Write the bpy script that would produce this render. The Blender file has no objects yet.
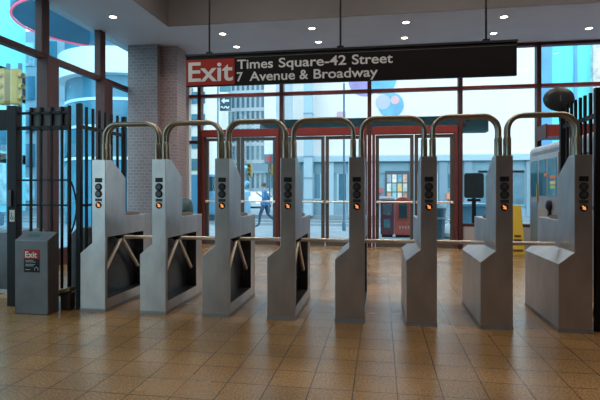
import bpy, bmesh, math, random
from mathutils import Vector, Matrix
random.seed(7)
scene = bpy.context.scene
COL = scene.collection
PI = math.pi
CAM_H = 1.414
YAW = math.radians(9.25)
FPX = 491.0
cs, sn = math.cos(YAW), math.sin(YAW)

def at(px, py, Y):
    """point of the place seen at (px, py) that stands at distance Y"""
    cx, cz = (px-300)/FPX, (189-py)/FPX
    t = Y/(cx*sn+cs)
    return Vector((t*(cx*cs-sn), Y, CAM_H+t*cz))
def atX(px, py, X):
    cx, cz = (px-300)/FPX, (189-py)/FPX
    t = X/(cx*cs-sn)
    return Vector((X, t*(cx*sn+cs), CAM_H+t*cz))

# ------------------------------------------------------------------ materials
MATS = {}
def new_mat(name):
    m = bpy.data.materials.new(name); m.use_nodes = True
    nt = m.node_tree
    return m, nt, nt.nodes['Principled BSDF']
def mat(name, color, rough=.5, metal=0., var=.0, scale=8., bump=0., emit=None, estr=0., spec=.5, stretch=None):
    if name in MATS: return MATS[name]
    m, nt, b = new_mat(name)
    b.inputs['Base Color'].default_value = (*color, 1)
    b.inputs['Roughness'].default_value = rough
    b.inputs['Metallic'].default_value = metal
    b.inputs['Specular IOR Level'].default_value = spec
    if emit:
        b.inputs['Emission Color'].default_value = (*emit, 1)
        b.inputs['Emission Strength'].default_value = estr
    if var or bump:
        tc = nt.nodes.new('ShaderNodeTexCoord')
        mp = nt.nodes.new('ShaderNodeMapping')
        if stretch: mp.inputs['Scale'].default_value = stretch
        n = nt.nodes.new('ShaderNodeTexNoise'); n.inputs['Scale'].default_value = scale; n.inputs['Detail'].default_value = 5
        nt.links.new(tc.outputs['Object'], mp.inputs['Vector']); nt.links.new(mp.outputs[0], n.inputs['Vector'])
        if var:
            r = nt.nodes.new('ShaderNodeMapRange')
            r.inputs['From Min'].default_value = .3; r.inputs['From Max'].default_value = .7
            r.inputs['To Min'].default_value = 1-var; r.inputs['To Max'].default_value = 1+var
            nt.links.new(n.outputs['Fac'], r.inputs['Value'])
            mx = nt.nodes.new('ShaderNodeMix'); mx.data_type = 'RGBA'; mx.blend_type = 'MULTIPLY'
            mx.inputs[0].default_value = 1
            mx.inputs[6].default_value = (*color, 1)
            nt.links.new(r.outputs[0], mx.inputs[7])
            nt.links.new(mx.outputs[2], b.inputs['Base Color'])
        if bump:
            bp = nt.nodes.new('ShaderNodeBump'); bp.inputs['Strength'].default_value = bump; bp.inputs['Distance'].default_value = .004
            nt.links.new(n.outputs['Fac'], bp.inputs['Height']); nt.links.new(bp.outputs[0], b.inputs['Normal'])
    MATS[name] = m
    return m
def glass(name, tint, refl=.06):
    m = bpy.data.materials.new(name); m.use_nodes = True
    nt = m.node_tree; nt.nodes.clear()
    out = nt.nodes.new('ShaderNodeOutputMaterial')
    t = nt.nodes.new('ShaderNodeBsdfTransparent'); t.inputs[0].default_value = (*tint, 1)
    g = nt.nodes.new('ShaderNodeBsdfGlossy'); g.inputs['Roughness'].default_value = .02
    lw = nt.nodes.new('ShaderNodeLayerWeight'); lw.inputs['Blend'].default_value = .5
    pw = nt.nodes.new('ShaderNodeMath'); pw.operation = 'POWER'; pw.inputs[1].default_value = 5
    nt.links.new(lw.outputs['Facing'], pw.inputs[0])
    fr = nt.nodes.new('ShaderNodeMath'); fr.operation = 'MULTIPLY_ADD'; fr.inputs[1].default_value = .5; fr.inputs[2].default_value = refl*.5
    nt.links.new(pw.outputs[0], fr.inputs[0])
    mx = nt.nodes.new('ShaderNodeMixShader')
    nt.links.new(fr.outputs[0], mx.inputs[0]); nt.links.new(t.outputs[0], mx.inputs[1]); nt.links.new(g.outputs[0], mx.inputs[2])
    nt.links.new(mx.outputs[0], out.inputs[0])
    MATS[name] = m
    return m
def brick_mat(name, c1, c2, mortar, w, h, ms, rough, vertical, offset=.5, loc=(0, 0, 0), speck=0., bump=.3, rvar=0.):
    m, nt, b = new_mat(name)
    tc = nt.nodes.new('ShaderNodeTexCoord')
    br = nt.nodes.new('ShaderNodeTexBrick')
    br.offset = offset; br.squash = 1
    br.inputs['Scale'].default_value = 1
    br.inputs['Brick Width'].default_value = w; br.inputs['Row Height'].default_value = h
    br.inputs['Mortar Size'].default_value = ms; br.inputs['Mortar Smooth'].default_value = .1
    br.inputs['Color1'].default_value = (*c1, 1); br.inputs['Color2'].default_value = (*c2, 1); br.inputs['Mortar'].default_value = (*mortar, 1)
    if vertical:
        sx = nt.nodes.new('ShaderNodeSeparateXYZ'); cb = nt.nodes.new('ShaderNodeCombineXYZ'); ad = nt.nodes.new('ShaderNodeMath')
        nt.links.new(tc.outputs['Object'], sx.inputs[0])
        nt.links.new(sx.outputs[0], ad.inputs[0]); nt.links.new(sx.outputs[1], ad.inputs[1])
        nt.links.new(ad.outputs[0], cb.inputs[0]); nt.links.new(sx.outputs[2], cb.inputs[1])
        nt.links.new(cb.outputs[0], br.inputs['Vector'])
    else:
        mp = nt.nodes.new('ShaderNodeMapping'); mp.inputs['Location'].default_value = loc
        nt.links.new(tc.outputs['Object'], mp.inputs[0]); nt.links.new(mp.outputs[0], br.inputs['Vector'])
    col = br.outputs['Color']
    if speck:
        for sc_, amp in ((60., speck), (1.1, speck*.5)):
            n = nt.nodes.new('ShaderNodeTexNoise'); n.inputs['Scale'].default_value = sc_; n.inputs['Detail'].default_value = 3
            nt.links.new(tc.outputs['Object'], n.inputs['Vector'])
            r = nt.nodes.new('ShaderNodeMapRange'); r.inputs['From Min'].default_value = .32; r.inputs['From Max'].default_value = .68
            r.inputs['To Min'].default_value = 1-amp; r.inputs['To Max'].default_value = 1+amp
            nt.links.new(n.outputs['Fac'], r.inputs[0])
            mx = nt.nodes.new('ShaderNodeMix'); mx.data_type = 'RGBA'; mx.blend_type = 'MULTIPLY'; mx.inputs[0].default_value = 1
            nt.links.new(col, mx.inputs[6]); nt.links.new(r.outputs[0], mx.inputs[7]); col = mx.outputs[2]
        if rvar:
            r2 = nt.nodes.new('ShaderNodeMapRange'); r2.inputs['To Min'].default_value = rough-rvar; r2.inputs['To Max'].default_value = rough+rvar
            nt.links.new(n.outputs['Fac'], r2.inputs[0]); nt.links.new(r2.outputs[0], b.inputs['Roughness'])
    nt.links.new(col, b.inputs['Base Color'])
    if not rvar: b.inputs['Roughness'].default_value = rough
    bp = nt.nodes.new('ShaderNodeBump'); bp.inputs['Strength'].default_value = bump; bp.inputs['Distance'].default_value = .003; bp.invert = True
    nt.links.new(br.outputs['Fac'], bp.inputs['Height']); nt.links.new(bp.outputs[0], b.inputs['Normal'])
    MATS[name] = m
    return m

STEEL = mat('brushed_steel', (.46, .42, .41), .33, .82, .16, 5., .05, stretch=(1, 1, .5))
DSTEEL = mat('dark_brushed_steel', (.12, .12, .13), .45, .5, .15, 5., .05)
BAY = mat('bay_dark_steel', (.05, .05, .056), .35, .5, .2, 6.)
PIPE = mat('pipe_steel', (.27, .235, .18), .34, .8, .08, 6.)
ARM = mat('polished_bar', (.92, .80, .66), .3, .3)
HUB = mat('hub_black', (.03, .03, .032), .35, .4)
BLACK = mat('black_plastic', (.008, .008, .010), .45, spec=.3)
IRON = mat('black_iron', (.008, .008, .010), .5, 0, .1, 12., spec=.25)
KICK = mat('kick_steel', (.27, .25, .25), .5, .5)
WHITE = mat('white_vinyl', (.8, .8, .78), .5)
REDV = mat('red_vinyl', (.36, .030, .022), .55, spec=.2)
SIGNBLK = mat('sign_black', (.011, .009, .010), .5, spec=.2)
SIGNTXT = mat('sign_white', (.72, .70, .68), .5)
BRASS = mat('brass', (.6, .42, .2), .35, .85)
FRAME = mat('maroon_steel', (.06, .020, .020), .5, 0, .12, 4., spec=.3)
FRAMER = mat('red_steel', (.21, .026, .022), .5, 0, .1, 4., spec=.3)
JAMB = mat('jamb_steel', (.13, .027, .024), .5, 0, .1, 4., spec=.3)
DOORST = mat('door_bronze', (.12, .10, .092), .4, .5)
CEIL = mat('ceiling_paint', (.54, .53, .57), .6, 0, .04, 1.5)
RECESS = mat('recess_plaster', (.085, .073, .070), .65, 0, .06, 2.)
GLB = glass('clear_glass', (.90, .97, .98))
GLL = glass('cyan_glass', (.80, .96, .99))
ORANGE = mat('orange_lamp', (.5, .15, .03), .4, emit=(1., .33, .10), estr=.75)
LAMP = mat('lamp_lens', (.9, .9, .85), .4, emit=(1., .90, .74), estr=9.)
FLOORM = brick_mat('floor_tile', (.28, .155, .060), (.245, .134, .050), (.06, .032, .014), .305, .305, .004, .26, False, 0., (-.119, -.10, 0), .42, .25, .06)
BRICKA = brick_mat('grey_brick', (.22, .187, .20), (.18, .152, .168), (.28, .25, .262), .14, .075, .007, .6, True)
BRICKB = brick_mat('pink_brick', (.28, .185, .178), (.23, .148, .148), (.32, .25, .245), .14, .075, .007, .6, True)

# ------------------------------------------------------------------ mesh builder
class MB:
    def __init__(s): s.v = []; s.f = []; s.m = []
    def add(s, vs, fs, mi=0):
        o = len(s.v); s.v += [tuple(v) for v in vs]
        for f in fs: s.f.append(tuple(i+o for i in f)); s.m.append(mi)
        return s
    def box(s, x0, x1, y0, y1, z0, z1, mi=0):
        return s.add([(x0,y0,z0),(x1,y0,z0),(x1,y1,z0),(x0,y1,z0),(x0,y0,z1),(x1,y0,z1),(x1,y1,z1),(x0,y1,z1)],
                     [(0,3,2,1),(4,5,6,7),(0,1,5,4),(1,2,6,5),(2,3,7,6),(3,0,4,7)], mi)
    def prism(s, poly, axis, a, b, mi=0):
        """poly: 2-D points; axis 'x': (y,z); 'y': (x,z); 'z': (x,y)"""
        def P(p, t): return {'x': (t,p[0],p[1]), 'y': (p[0],t,p[1]), 'z': (p[0],p[1],t)}[axis]
        n = len(poly)
        vs = [P(p, a) for p in poly]+[P(p, b) for p in poly]
        fs = [tuple(range(n-1,-1,-1)), tuple(range(n,2*n))]+[(i,(i+1)%n,n+(i+1)%n,n+i) for i in range(n)]
        return s.add(vs, fs, mi)
    def tube(s, pts, r, seg=12, mi=0, caps=True):
        pts = [Vector(p) for p in pts]; n = len(pts)
        rs = r if isinstance(r, (list, tuple)) else [r]*n
        rings = []; up = None
        for i in range(n):
            if i == 0: d = pts[1]-pts[0]
            elif i == n-1: d = pts[-1]-pts[-2]
            else: d = (pts[i+1]-pts[i]).normalized()+(pts[i]-pts[i-1]).normalized()
            d.normalize()
            if up is None: up = Vector((0,0,1)) if abs(d.z) < .9 else Vector((0,1,0))
            u = d.cross(up).normalized(); up = u.cross(d).normalized()
            rings.append([pts[i]+rs[i]*(math.cos(2*PI*k/seg)*u+math.sin(2*PI*k/seg)*up) for k in range(seg)])
        vs = [v for R in rings for v in R]
        fs = [(i*seg+k, i*seg+(k+1)%seg, (i+1)*seg+(k+1)%seg, (i+1)*seg+k) for i in range(n-1) for k in range(seg)]
        if caps: fs += [tuple(range(seg-1,-1,-1)), tuple((n-1)*seg+k for k in range(seg))]
        return s.add(vs, fs, mi)
    def lathe(s, prof, c=(0,0,0), axis='z', seg=24, mi=0, caps=True):
        """prof: (radius, height) pairs; closed at both ends with caps when radius > 0"""
        vs = []
        for r, h in prof:
            for k in range(seg):
                a = 2*PI*k/seg; x, y = r*math.cos(a), r*math.sin(a)
                p = {'z': (x,y,h), 'y': (x,h,y), 'x': (h,x,y)}[axis]
                vs.append((c[0]+p[0], c[1]+p[1], c[2]+p[2]))
        n = len(prof)
        fs = [(i*seg+k, i*seg+(k+1)%seg, (i+1)*seg+(k+1)%seg, (i+1)*seg+k) for i in range(n-1) for k in range(seg)]
        if caps: fs += [tuple(range(seg-1,-1,-1)), tuple((n-1)*seg+k for k in range(seg))]
        return s.add(vs, fs, mi)
    def build(s, name, m, parent=None, bevel=0., smooth=False, origin=(0,0,0), rot=None, sub=0):
        me = bpy.data.meshes.new(name)
        off = Vector(origin)
        if parent is not None:
            p = parent
            while p.parent: p = p.parent
            off = p.location.copy() if p.type == 'EMPTY' else Vector(p.location)
        me.from_pydata([tuple(Vector(v)-off) for v in s.v], [], s.f)
        ms = m if isinstance(m, (list, tuple)) else [m]
        for x in ms: me.materials.append(x)
        for p, i in zip(me.polygons, s.m): p.material_index = i
        bm = bmesh.new(); bm.from_mesh(me); bmesh.ops.recalc_face_normals(bm, faces=bm.faces)
        if smooth:
            for f in bm.faces: f.smooth = True
            for e in bm.edges:
                if len(e.link_faces) == 2 and e.calc_face_angle(0) > .7: e.smooth = False
        bm.to_mesh(me); bm.free()
        o = bpy.data.objects.new(name, me); COL.objects.link(o)
        if parent is not None: o.parent = parent
        else: o.location = off
        if bevel:
            md = o.modifiers.new('bevel', 'BEVEL'); md.width = bevel; md.segments = 2; md.limit_method = 'ANGLE'; md.angle_limit = .6
        if sub:
            md = o.modifiers.new('sub', 'SUBSURF'); md.levels = sub; md.render_levels = sub
        return o

def tag(o, label, cat, group=None, kind=None):
    o['label'] = label; o['category'] = cat
    if group: o['group'] = group
    if kind: o['kind'] = kind
    return o
def empty(name, loc, label=None, cat=None, group=None):
    o = bpy.data.objects.new(name, None); COL.objects.link(o); o.location = loc
    o.empty_display_size = .1
    if label: tag(o, label, cat, group)
    return o
def children(o): return [c for c in COL.objects if c.parent is o]
def copy_tree(o, parent=None):
    kids = children(o)
    c = o.copy(); COL.objects.link(c)
    if parent is not None:
        c.parent = parent; c.matrix_parent_inverse = o.matrix_parent_inverse.copy()
    for ch in kids: copy_tree(ch, c)
    return c
def struct(o): o['kind'] = 'structure'; return o
def disc(m, c, r, d, axis='y', seg=24, mi=0):
    """short cylinder starting at c, running d along axis"""
    return m.lathe([(r,0),(r,d)], c, axis, seg, mi)
def text_mesh(name, body, m, parent, x0, x1, z0, y, ycap=None, bold=.012, depth=.002, face='-y', x_plane=None):
    """white letters cut to the given width; the capitals stand ycap tall on the line z0"""
    cu = bpy.data.curves.new(name, 'FONT'); cu.body = body; cu.size = 1; cu.offset = bold; cu.extrude = .5
    tmp = bpy.data.objects.new('tmp', cu); COL.objects.link(tmp)
    dg = bpy.context.evaluated_depsgraph_get()
    me = bpy.data.meshes.new_from_object(tmp.evaluated_get(dg))
    bpy.data.objects.remove(tmp)
    xs = [v.co.x for v in me.vertices]; 
    h = text_mesh.cap
    off = parent.location if parent.type == 'EMPTY' else Vector((0,0,0))
    q = parent
    while q.parent: q = q.parent
    off = q.location
    mn, mx_ = min(xs), max(xs)
    for v in me.vertices:
        lx = x0+(v.co.x-mn)/(mx_-mn)*(x1-x0); lz = z0+v.co.y/h*ycap; ly = y-(v.co.z+.5)*depth
        if face == '-y': p = Vector((lx, ly, lz))
        elif face == '-x': p = Vector((x_plane-(v.co.z+.5)*depth, lx, lz))
        v.co = p-off
    me.materials.clear(); me.materials.append(m)
    o = bpy.data.objects.new(name, me); COL.objects.link(o); o.parent = parent
    return o
def _cap():
    cu = bpy.data.curves.new('t', 'FONT'); cu.body = 'E'; cu.size = 1
    tmp = bpy.data.objects.new('tmp', cu); COL.objects.link(tmp)
    dg = bpy.context.evaluated_depsgraph_get()
    me = bpy.data.meshes.new_from_object(tmp.evaluated_get(dg)); bpy.data.objects.remove(tmp)
    h = max(v.co.y for v in me.vertices)
    bpy.data.meshes.remove(me)
    return h
text_mesh.cap = _cap()

# ================================================================== the room
CZ = 4.79; LX = -5.93; BY = 12.1; RX = 7.0; NEAR = -2.5
struct(MB().box(LX-.2, RX+.2, NEAR-.2, BY+.15, -.25, 0).build('floor', FLOORM))
# ceiling with a raised tray over the turnstiles
rx0, ry1, RZ = -4.36, 9.66, 6.1
m = MB()
m.box(LX-.2, rx0, NEAR-.2, BY+.2, CZ, RZ+.2)
m.box(rx0, RX+.2, ry1, BY+.2, CZ, RZ+.2)
ce = struct(m.build('ceiling', CEIL))
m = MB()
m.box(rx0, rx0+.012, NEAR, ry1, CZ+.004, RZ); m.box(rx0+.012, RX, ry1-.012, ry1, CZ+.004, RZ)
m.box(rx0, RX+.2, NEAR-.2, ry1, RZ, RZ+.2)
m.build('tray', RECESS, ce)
struct(MB().box(RX, RX+.2, NEAR-.2, BY+.15, 0, RZ).build('wall_right', mat('wall_paint', (.15, .115, .10), .6, 0, .05, 2.)))
struct(MB().box(LX-.2, RX+.2, NEAR-.4, NEAR-.2, 0, RZ).build('wall_near', MATS['wall_paint']))

# brick pillars in the far left corner
pA = struct(MB().box(-5.855, -5.12, 10.75, 12.2, 0, CZ).build('pillar', BRICKA))
pB = struct(MB().box(-5.12, -4.716, 10.95, 11.5, 0, CZ).build('pillar', BRICKB))
JX = at(190, 189, BY).x
struct(MB().box(-5.12, JX, BY-.06, 12.2, 0, CZ).build('trim_1', mat('pale_jamb', (.62, .62, .62), .6)))

# left window wall: posts, transom, panes
ntrim = 2
def trim(mb, m, bevel=.006):
    global ntrim
    o = struct(mb.build('trim_%d' % ntrim, m, bevel=bevel)); ntrim += 1
    return o
post_y = [7.86, 9.68]
ys = [NEAR, 2.4, 4.3, 6.18]+post_y+[BY]
for y in ys[1:-1]:
    trim(MB().box(LX-.05, LX+.09, y-.10, y+.10, 3.80, CZ), FRAME)
    trim(MB().box(LX-.05, LX+.17, y-.06, y+.25, 0, 3.74), FRAME)
trim(MB().box(LX-.06, LX+.07, NEAR, BY, 3.72, 3.82), FRAME)
trim(MB().box(LX-.06, LX+.07, NEAR, BY, 0, .30), FRAME)
nwin = 1
for a, b in zip(ys[:-1], ys[1:]):
    for z0, z1 in ((.3, 3.72), (3.82, CZ)):
        struct(MB().box(LX-.006, LX+.006, a+.02, b-.02, z0, z1).build('window_%d' % nwin, GLL)); nwin += 1

# back glass wall
def bx(px): return at(px, 189, BY).x
U = [bx(p) for p in (200.5, 282, 369.5, 460, 538)]
x_l, x_r = JX, RX
for x in U:
    trim(MB().box(x-.048, x+.048, BY-.10, BY+.10, 0, CZ), FRAME)
trim(MB().box(x_l, x_r, BY-.09, BY+.11, 3.765, 3.835), FRAMER)
trim(MB().box(x_l, x_r, BY-.08, BY+.10, CZ-.07, CZ), FRAME)
xs = [x_l]+U+[x_r]
for a, b in zip(xs[:-1], xs[1:]):                       # panes over the transom
    struct(MB().box(a+.05, b-.05, BY-.006, BY+.006, 3.84, CZ-.06).build('window_%d' % nwin, GLB)); nwin += 1
ndoor = 1
def leaf(x0, x1, hinge_left):
    global ndoor
    d = bpy.data.objects.new('door_%d' % ndoor, None); COL.objects.link(d); d.location = ((x0+x1)/2, BY, 0); d['kind'] = 'structure'
    s = .085
    f = MB()
    f.box(x0, x0+s, BY-.03, BY+.03, .01, 2.72); f.box(x1-s, x1, BY-.03, BY+.03, .01, 2.72)
    f.box(x0+s, x1-s, BY-.03, BY+.03, 2.64, 2.72); f.box(x0+s, x1-s, BY-.03, BY+.03, .01, .20)
    f.build('door_frame', DOORST, d, bevel=.004)
    MB().box(x0+s, x1-s, BY-.004, BY+.004, .20, 2.64).build('pane', GLB, d)
    p = MB(); p.tube([(x0+s*.5, BY-.09, 1.10), (x1-s*.5, BY-.09, 1.10)], .020, 10)
    p.box(x0+.02, x0+.07, BY-.10, BY-.03, 1.07, 1.13); p.box(x1-.07, x1-.02, BY-.10, BY-.03, 1.07, 1.13)
    p.build('push_bar', ARM, d, smooth=True)
    xh = x1-.05 if hinge_left else x0+.05
    h = MB(); h.tube([(xh, BY+.03, .78), (xh, BY+.09, .80), (xh, BY+.09, 1.02), (xh, BY+.03, 1.04)], .012, 8)
    h.build('pull_handle', DOORST, d, smooth=True)
    ndoor += 1
for k in range(3):
    a, b = U[k]+.065, U[k+1]-.065
    trim(MB().box(a, b, BY-.12, BY+.10, 2.74, 2.92), FRAMER)
    trim(MB().box(a, a+.07, BY-.11, BY+.09, 0, 2.74), JAMB)
    trim(MB().box(b-.07, b, BY-.11, BY+.09, 0, 2.74), JAMB)
    mid = (a+b)/2
    leaf(a+.08, mid-.01, True); leaf(mid+.01, b-.08, False)
    struct(MB().box(a, b, BY-.006, BY+.006, 2.92, 3.75).build('window_%d' % nwin, GLB)); nwin += 1
    trim(MB().box(a, b, BY-.16, BY+.16, 0, .008), mat('threshold', (.45, .42, .36), .35, .7), 0)
# narrow bay by the brick pillar
a, b = x_l, U[0]-.065
trim(MB().box(a, b, BY-.05, BY+.05, 2.58, 2.66), FRAME); trim(MB().box(a, b, BY-.05, BY+.05, 0, .2), FRAME)
struct(MB().box(a+.01, b, BY-.006, BY+.006, .2, 2.58).build('window_%d' % nwin, GLB)); nwin += 1
struct(MB().box(a+.01, b, BY-.006, BY+.006, 2.66, 3.75).build('window_%d' % nwin, GLB)); nwin += 1
# fixed window over a knee wall
a, b = U[3]+.065, U[4]-.065
trim(MB().box(a, b, BY-.06, BY+.06, .53, .60), FRAME)
struct(MB().box(a, b, BY-.05, BY+.05, 0, .53).build('wall_knee', mat('knee_panel', (.36, .33, .34), .5)))
struct(MB().box(a, b, BY-.006, BY+.006, .60, 3.75).build('window_%d' % nwin, GLB)); nwin += 1
# bay behind the booth with a deep red header
a, b = U[4]+.065, x_r
trim(MB().box(a-.13, b, BY-.85, BY-.11, 2.55, 2.80), FRAMER)
trim(MB().box(a-.16, a-.13, BY-.86, BY-.11, 2.50, 2.82), FRAME)
trim(MB().box(a, b, BY-.11, BY+.10, 2.55, 2.86), FRAMER)
trim(MB().box(a, b, BY-.05, BY+.05, 0, .2), FRAME)
struct(MB().box(a, b, BY-.006, BY+.006, .2, 2.55).build('window_%d' % nwin, GLB)); nwin += 1
struct(MB().box(a, b, BY-.006, BY+.006, 2.86, 3.75).build('window_%d' % nwin, GLB)); nwin += 1

# ================================================================== turnstiles
TX0, PITCH, TY = -3.105, .7365, 5.19
def make_turnstile():
    r = empty('turnstile', (0,0,0))
    # cabinet and tower in one skin, tripod bay cut in its right side
    out = [(0,0),(1.13,0),(1.13,.15),(1.13,.86),(1.13,1.08),(.46,1.08),(.46,1.55),(.15,1.75),(0,1.75),(0,.86),(0,.15)]
    hole = [(.045,.15),(.92,.15),(.92,.86),(.045,.86)]
    xl, xr = -.165, 0
    # right side: profile with the bay cut out; front and rear: tower plus low box with its sloping top
    m = MB(); lo = -.312; D = 1.13
    V = {}; vs = []; fs = []
    def v(x, y, z):
        k = (round(x,4), round(y,4), round(z,4))
        if k not in V: V[k] = len(vs); vs.append(k)
        return V[k]
    def face(*pts): fs.append(tuple(v(*p) for p in pts))
    X0 = lambda p: (0, p[0], p[1])
    o_, h_ = [X0(p) for p in out], [X0(p) for p in hole]
    face(o_[0], o_[1], o_[2], h_[1], h_[0], o_[10]); face(o_[10], h_[0], h_[3], o_[9]); face(h_[1], o_[2], o_[3], h_[2])
    face(o_[9], h_[3], h_[2], o_[3], o_[4], o_[5], o_[6], o_[7], o_[8])
    face((lo,0,0), (0,0,0), (0,0,.15), (0,0,.86), (0,0,1.75), (xl,0,1.75), (xl,0,.79), (lo,0,.672))
    face((lo,D,.672), (xl,D,.79), (xl,D,1.08), (0,D,1.08), (0,D,.86), (0,D,.15), (0,D,0), (lo,D,0))
    face((lo,0,.672), (xl,0,.79), (xl,D,.79), (lo,D,.672)); face((lo,0,0), (lo,0,.672), (lo,D,.672), (lo,D,0)); face((lo,0,0), (lo,D,0), (0,D,0), (0,0,0))
    face((xl,0,.79), (xl,0,1.75), (xl,.15,1.75), (xl,.46,1.55), (xl,.46,1.08), (xl,D,1.08), (xl,D,.79))
    for p, q in ((8, 7), (7, 6), (6, 5), (5, 4)):
        face((xl,)+out[p], (0,)+out[p], (0,)+out[q], (xl,)+out[q])
    m.add(vs, fs); m.build('cabinet', STEEL, r, bevel=.004)
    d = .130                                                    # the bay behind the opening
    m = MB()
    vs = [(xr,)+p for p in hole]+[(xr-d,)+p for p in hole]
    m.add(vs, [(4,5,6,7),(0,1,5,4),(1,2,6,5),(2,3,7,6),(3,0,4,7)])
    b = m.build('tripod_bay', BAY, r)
    k = MB(); k.box(-.315, .003, -.003, .01, 0, .04); k.box(.0, .003, 0, 1.133, 0, .04); k.box(-.315, -.311, 0, 1.133, 0, .04)
    k.build('kick_plate', KICK, r)
    # reader block on the low rear deck
    q = MB(); q.prism([(.60,1.08),(.88,1.08),(.86,1.115),(.64,1.13)], 'x', -.12, -.03)
    q.build('reader_block', mat('reader_brown', (.16, .12, .10), .5), r, bevel=.004)
    # seams of the side panel
    # front lamps
    cx = -.082
    MB().box(cx-.043, cx+.043, -.006, .002, 1.490, 1.540).build('display', BLACK, r, bevel=.002)
    for z in (1.437, 1.357):
        l = MB(); l.lathe([(.043,.002),(.043,-.006),(.036,-.010)], (cx,0,z), 'y', 24); s_ = l.build('signal_lamp', BLACK, r, smooth=True)
        l = MB(); l.lathe([(.026,-.010),(.026,-.0115)], (cx,0,z), 'y', 20); l.build('lens', mat('lens_dark', (.05, .05, .055), .25), s_)
    MB().box(cx-.040, cx+.040, -.004, .002, 1.273, 1.305).build('card_label', mat('label_dark', (.035, .035, .04), .45), r)
    for j in range(2): pass
    l = MB(); l.lathe([(.037,.002),(.037,-.006)], (cx,0,1.230), 'y', 24); al = l.build('arrow_lamp', BLACK, r, smooth=True)
    a = MB()
    A = [(-.020,.018),(-.004,.022),(.004,.006),(.014,.016),(.020,-.022),(-.016,-.014),(-.006,-.004)]
    a.prism([(cx+x, 1.230+z) for x, z in A], 'y', -.0085, -.006); a.build('lit_arrow', ORANGE, al)
    # tripod
    hc = Vector((-.055, .44, .835)); al_ = math.radians(54.7)
    ax = Vector((math.cos(al_), 0, -math.sin(al_)))
    hb = MB(); hb.tube([hc-ax*.10, hc-ax*.02, hc+ax*.035], [.062, .062, .045], 18); hb.build('tripod_hub', HUB, r, smooth=True)
    for t in (0, 120, 240):
        dvec = Matrix.Rotation(math.radians(t), 3, ax) @ Vector((1,0,0))
        g = MB(); L = .595 if t == 0 else .60
        p = hc+ax*.012
        g.tube([p+dvec*.03, p+dvec*(L-.01), p+dvec*L], [.0215,.0215,.014], 14); g.build('arm', ARM, r, smooth=True)
    return r
proto = make_turnstile()
TL = ['leftmost grey turnstile of the row, beside the black iron fence return',
      'second grey turnstile from the left, in front of the brick pillars',
      'third grey turnstile from the left, left of the walking person outside',
      'fourth grey turnstile from the left, right of the walking person outside',
      'fifth grey turnstile from the left, narrow front seen almost head-on',
      'sixth grey turnstile from the left, just right of the red newspaper box',
      'seventh grey turnstile from the left, just left of the yellow wet floor sign',
      'rightmost grey turnstile, beside the right fence and in front of the steel booth']
for i in range(8):
    o = proto if i == 0 else copy_tree(proto)
    o.location = (TX0+PITCH*i, TY, 0)
    tag(o, TL[i], 'turnstile', 'turnstiles in a row')
for c in children(o):                                   # no passage to the right of the last one
    if c.name.startswith(('arm', 'tripod_hub')) and not c.name.startswith('arrow'): bpy.data.objects.remove(c)

# double arched pipes from tower to tower
def make_arch():
    r = empty('overhead_pipe', (0,0,0))
    x0, x1, zt, R = 0, PITCH-.087, 2.160, .15
    for y in (.045, .125):
        pts = [(x0, y, 1.75)]+[(x0, y, 1.9)]
        for k in range(9):
            a = PI-k*PI/16; pts.append((x0+R+R*math.cos(a), y, zt-R+R*math.sin(a)))
        for k in range(9):
            a = PI/2-k*PI/16; pts.append((x1-R+R*math.cos(a), y, zt-R+R*math.sin(a)))
        pts += [(x1, y, 1.9), (x1, y, 1.75)]
        m = MB(); m.tube(pts, .0235, 16); p = m.build('pipe', PIPE, r, smooth=True)
        for x in (x0, x1):
            m = MB(); m.lathe([(.030,1.75),(.030,1.93),(.026,1.937)], (x,y,0), 'z', 18); m.build('sleeve', PIPE, p, smooth=True)
    return r
arch = make_arch()
ORD = ['first and second', 'second and third', 'third and fourth', 'fourth and fifth', 'fifth and sixth', 'sixth and seventh', 'seventh and eighth']
for i in range(7):
    o = arch if i == 0 else copy_tree(arch)
    o.location = (TX0+PITCH*i-.036, TY, 0)
    tag(o, 'double arched steel pipe joining the %s turnstiles from the left' % ORD[i], 'rail', 'arched pipes over the turnstiles')

# ================================================================== exit farecard box on the left
e = empty('exit_reader', (-3.885, 5.08, 0), 'short grey steel box with red Exit sticker standing before the black gate', 'ticket reader')
x0, x1, y0, y1 = -4.093, -3.676, 4.983, 5.175
MB().prism([(y0,0),(y1,0),(y1,.915),(y1-.015,.92),(y0,.835)], 'x', x0, x1).build('housing', mat('reader_steel', (.13, .122, .128), .45, .5, .14, 5., .05), e, bevel=.008)
m = MB()
zs = lambda y: .835+(y-y0)/(y1-.015-y0)*.085
m.add([(x0+.10,y0+.06,zs(y0+.06)+.003),(x0+.25,y0+.06,zs(y0+.06)+.003),(x0+.25,y0+.12,zs(y0+.12)+.003),(x0+.10,y0+.12,zs(y0+.12)+.003),
       (x0+.10,y0+.06,zs(y0+.06)-.004),(x0+.25,y0+.06,zs(y0+.06)-.004),(x0+.25,y0+.12,zs(y0+.12)-.004),(x0+.10,y0+.12,zs(y0+.12)-.004)],
      [(0,1,2,3),(7,6,5,4),(0,4,5,1),(1,5,6,2),(2,6,7,3),(3,7,4,0)])
m.build('card_slot', mat('slot_teal', (.02, .06, .07), .4), e)
sx0, sx1 = x0+.118, x0+.312
st = MB().box(sx0, sx1, y0-.003, y0+.001, .475, .730).build('exit_sticker', SIGNBLK, e)
MB().box(sx0, sx1, y0-.005, y0-.002, .625, .730).build('red_band', REDV, st)
text_mesh('exit_lettering', 'Exit', SIGNTXT, st, sx0+.018, sx1-.03, .642, y0-.005, ycap=.066, bold=.015)
fine = MB()
for k, (w, z) in enumerate(((.10,.605),(.13,.588),(.12,.560),(.10,.543),(.06,.500))):
    fine.box(sx0+.018, sx0+.018+w, y0-.004, y0-.003, z, z+.007)
fine.build('fine_print', mat('print_grey', (.35, .35, .35), .6), st)
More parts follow.
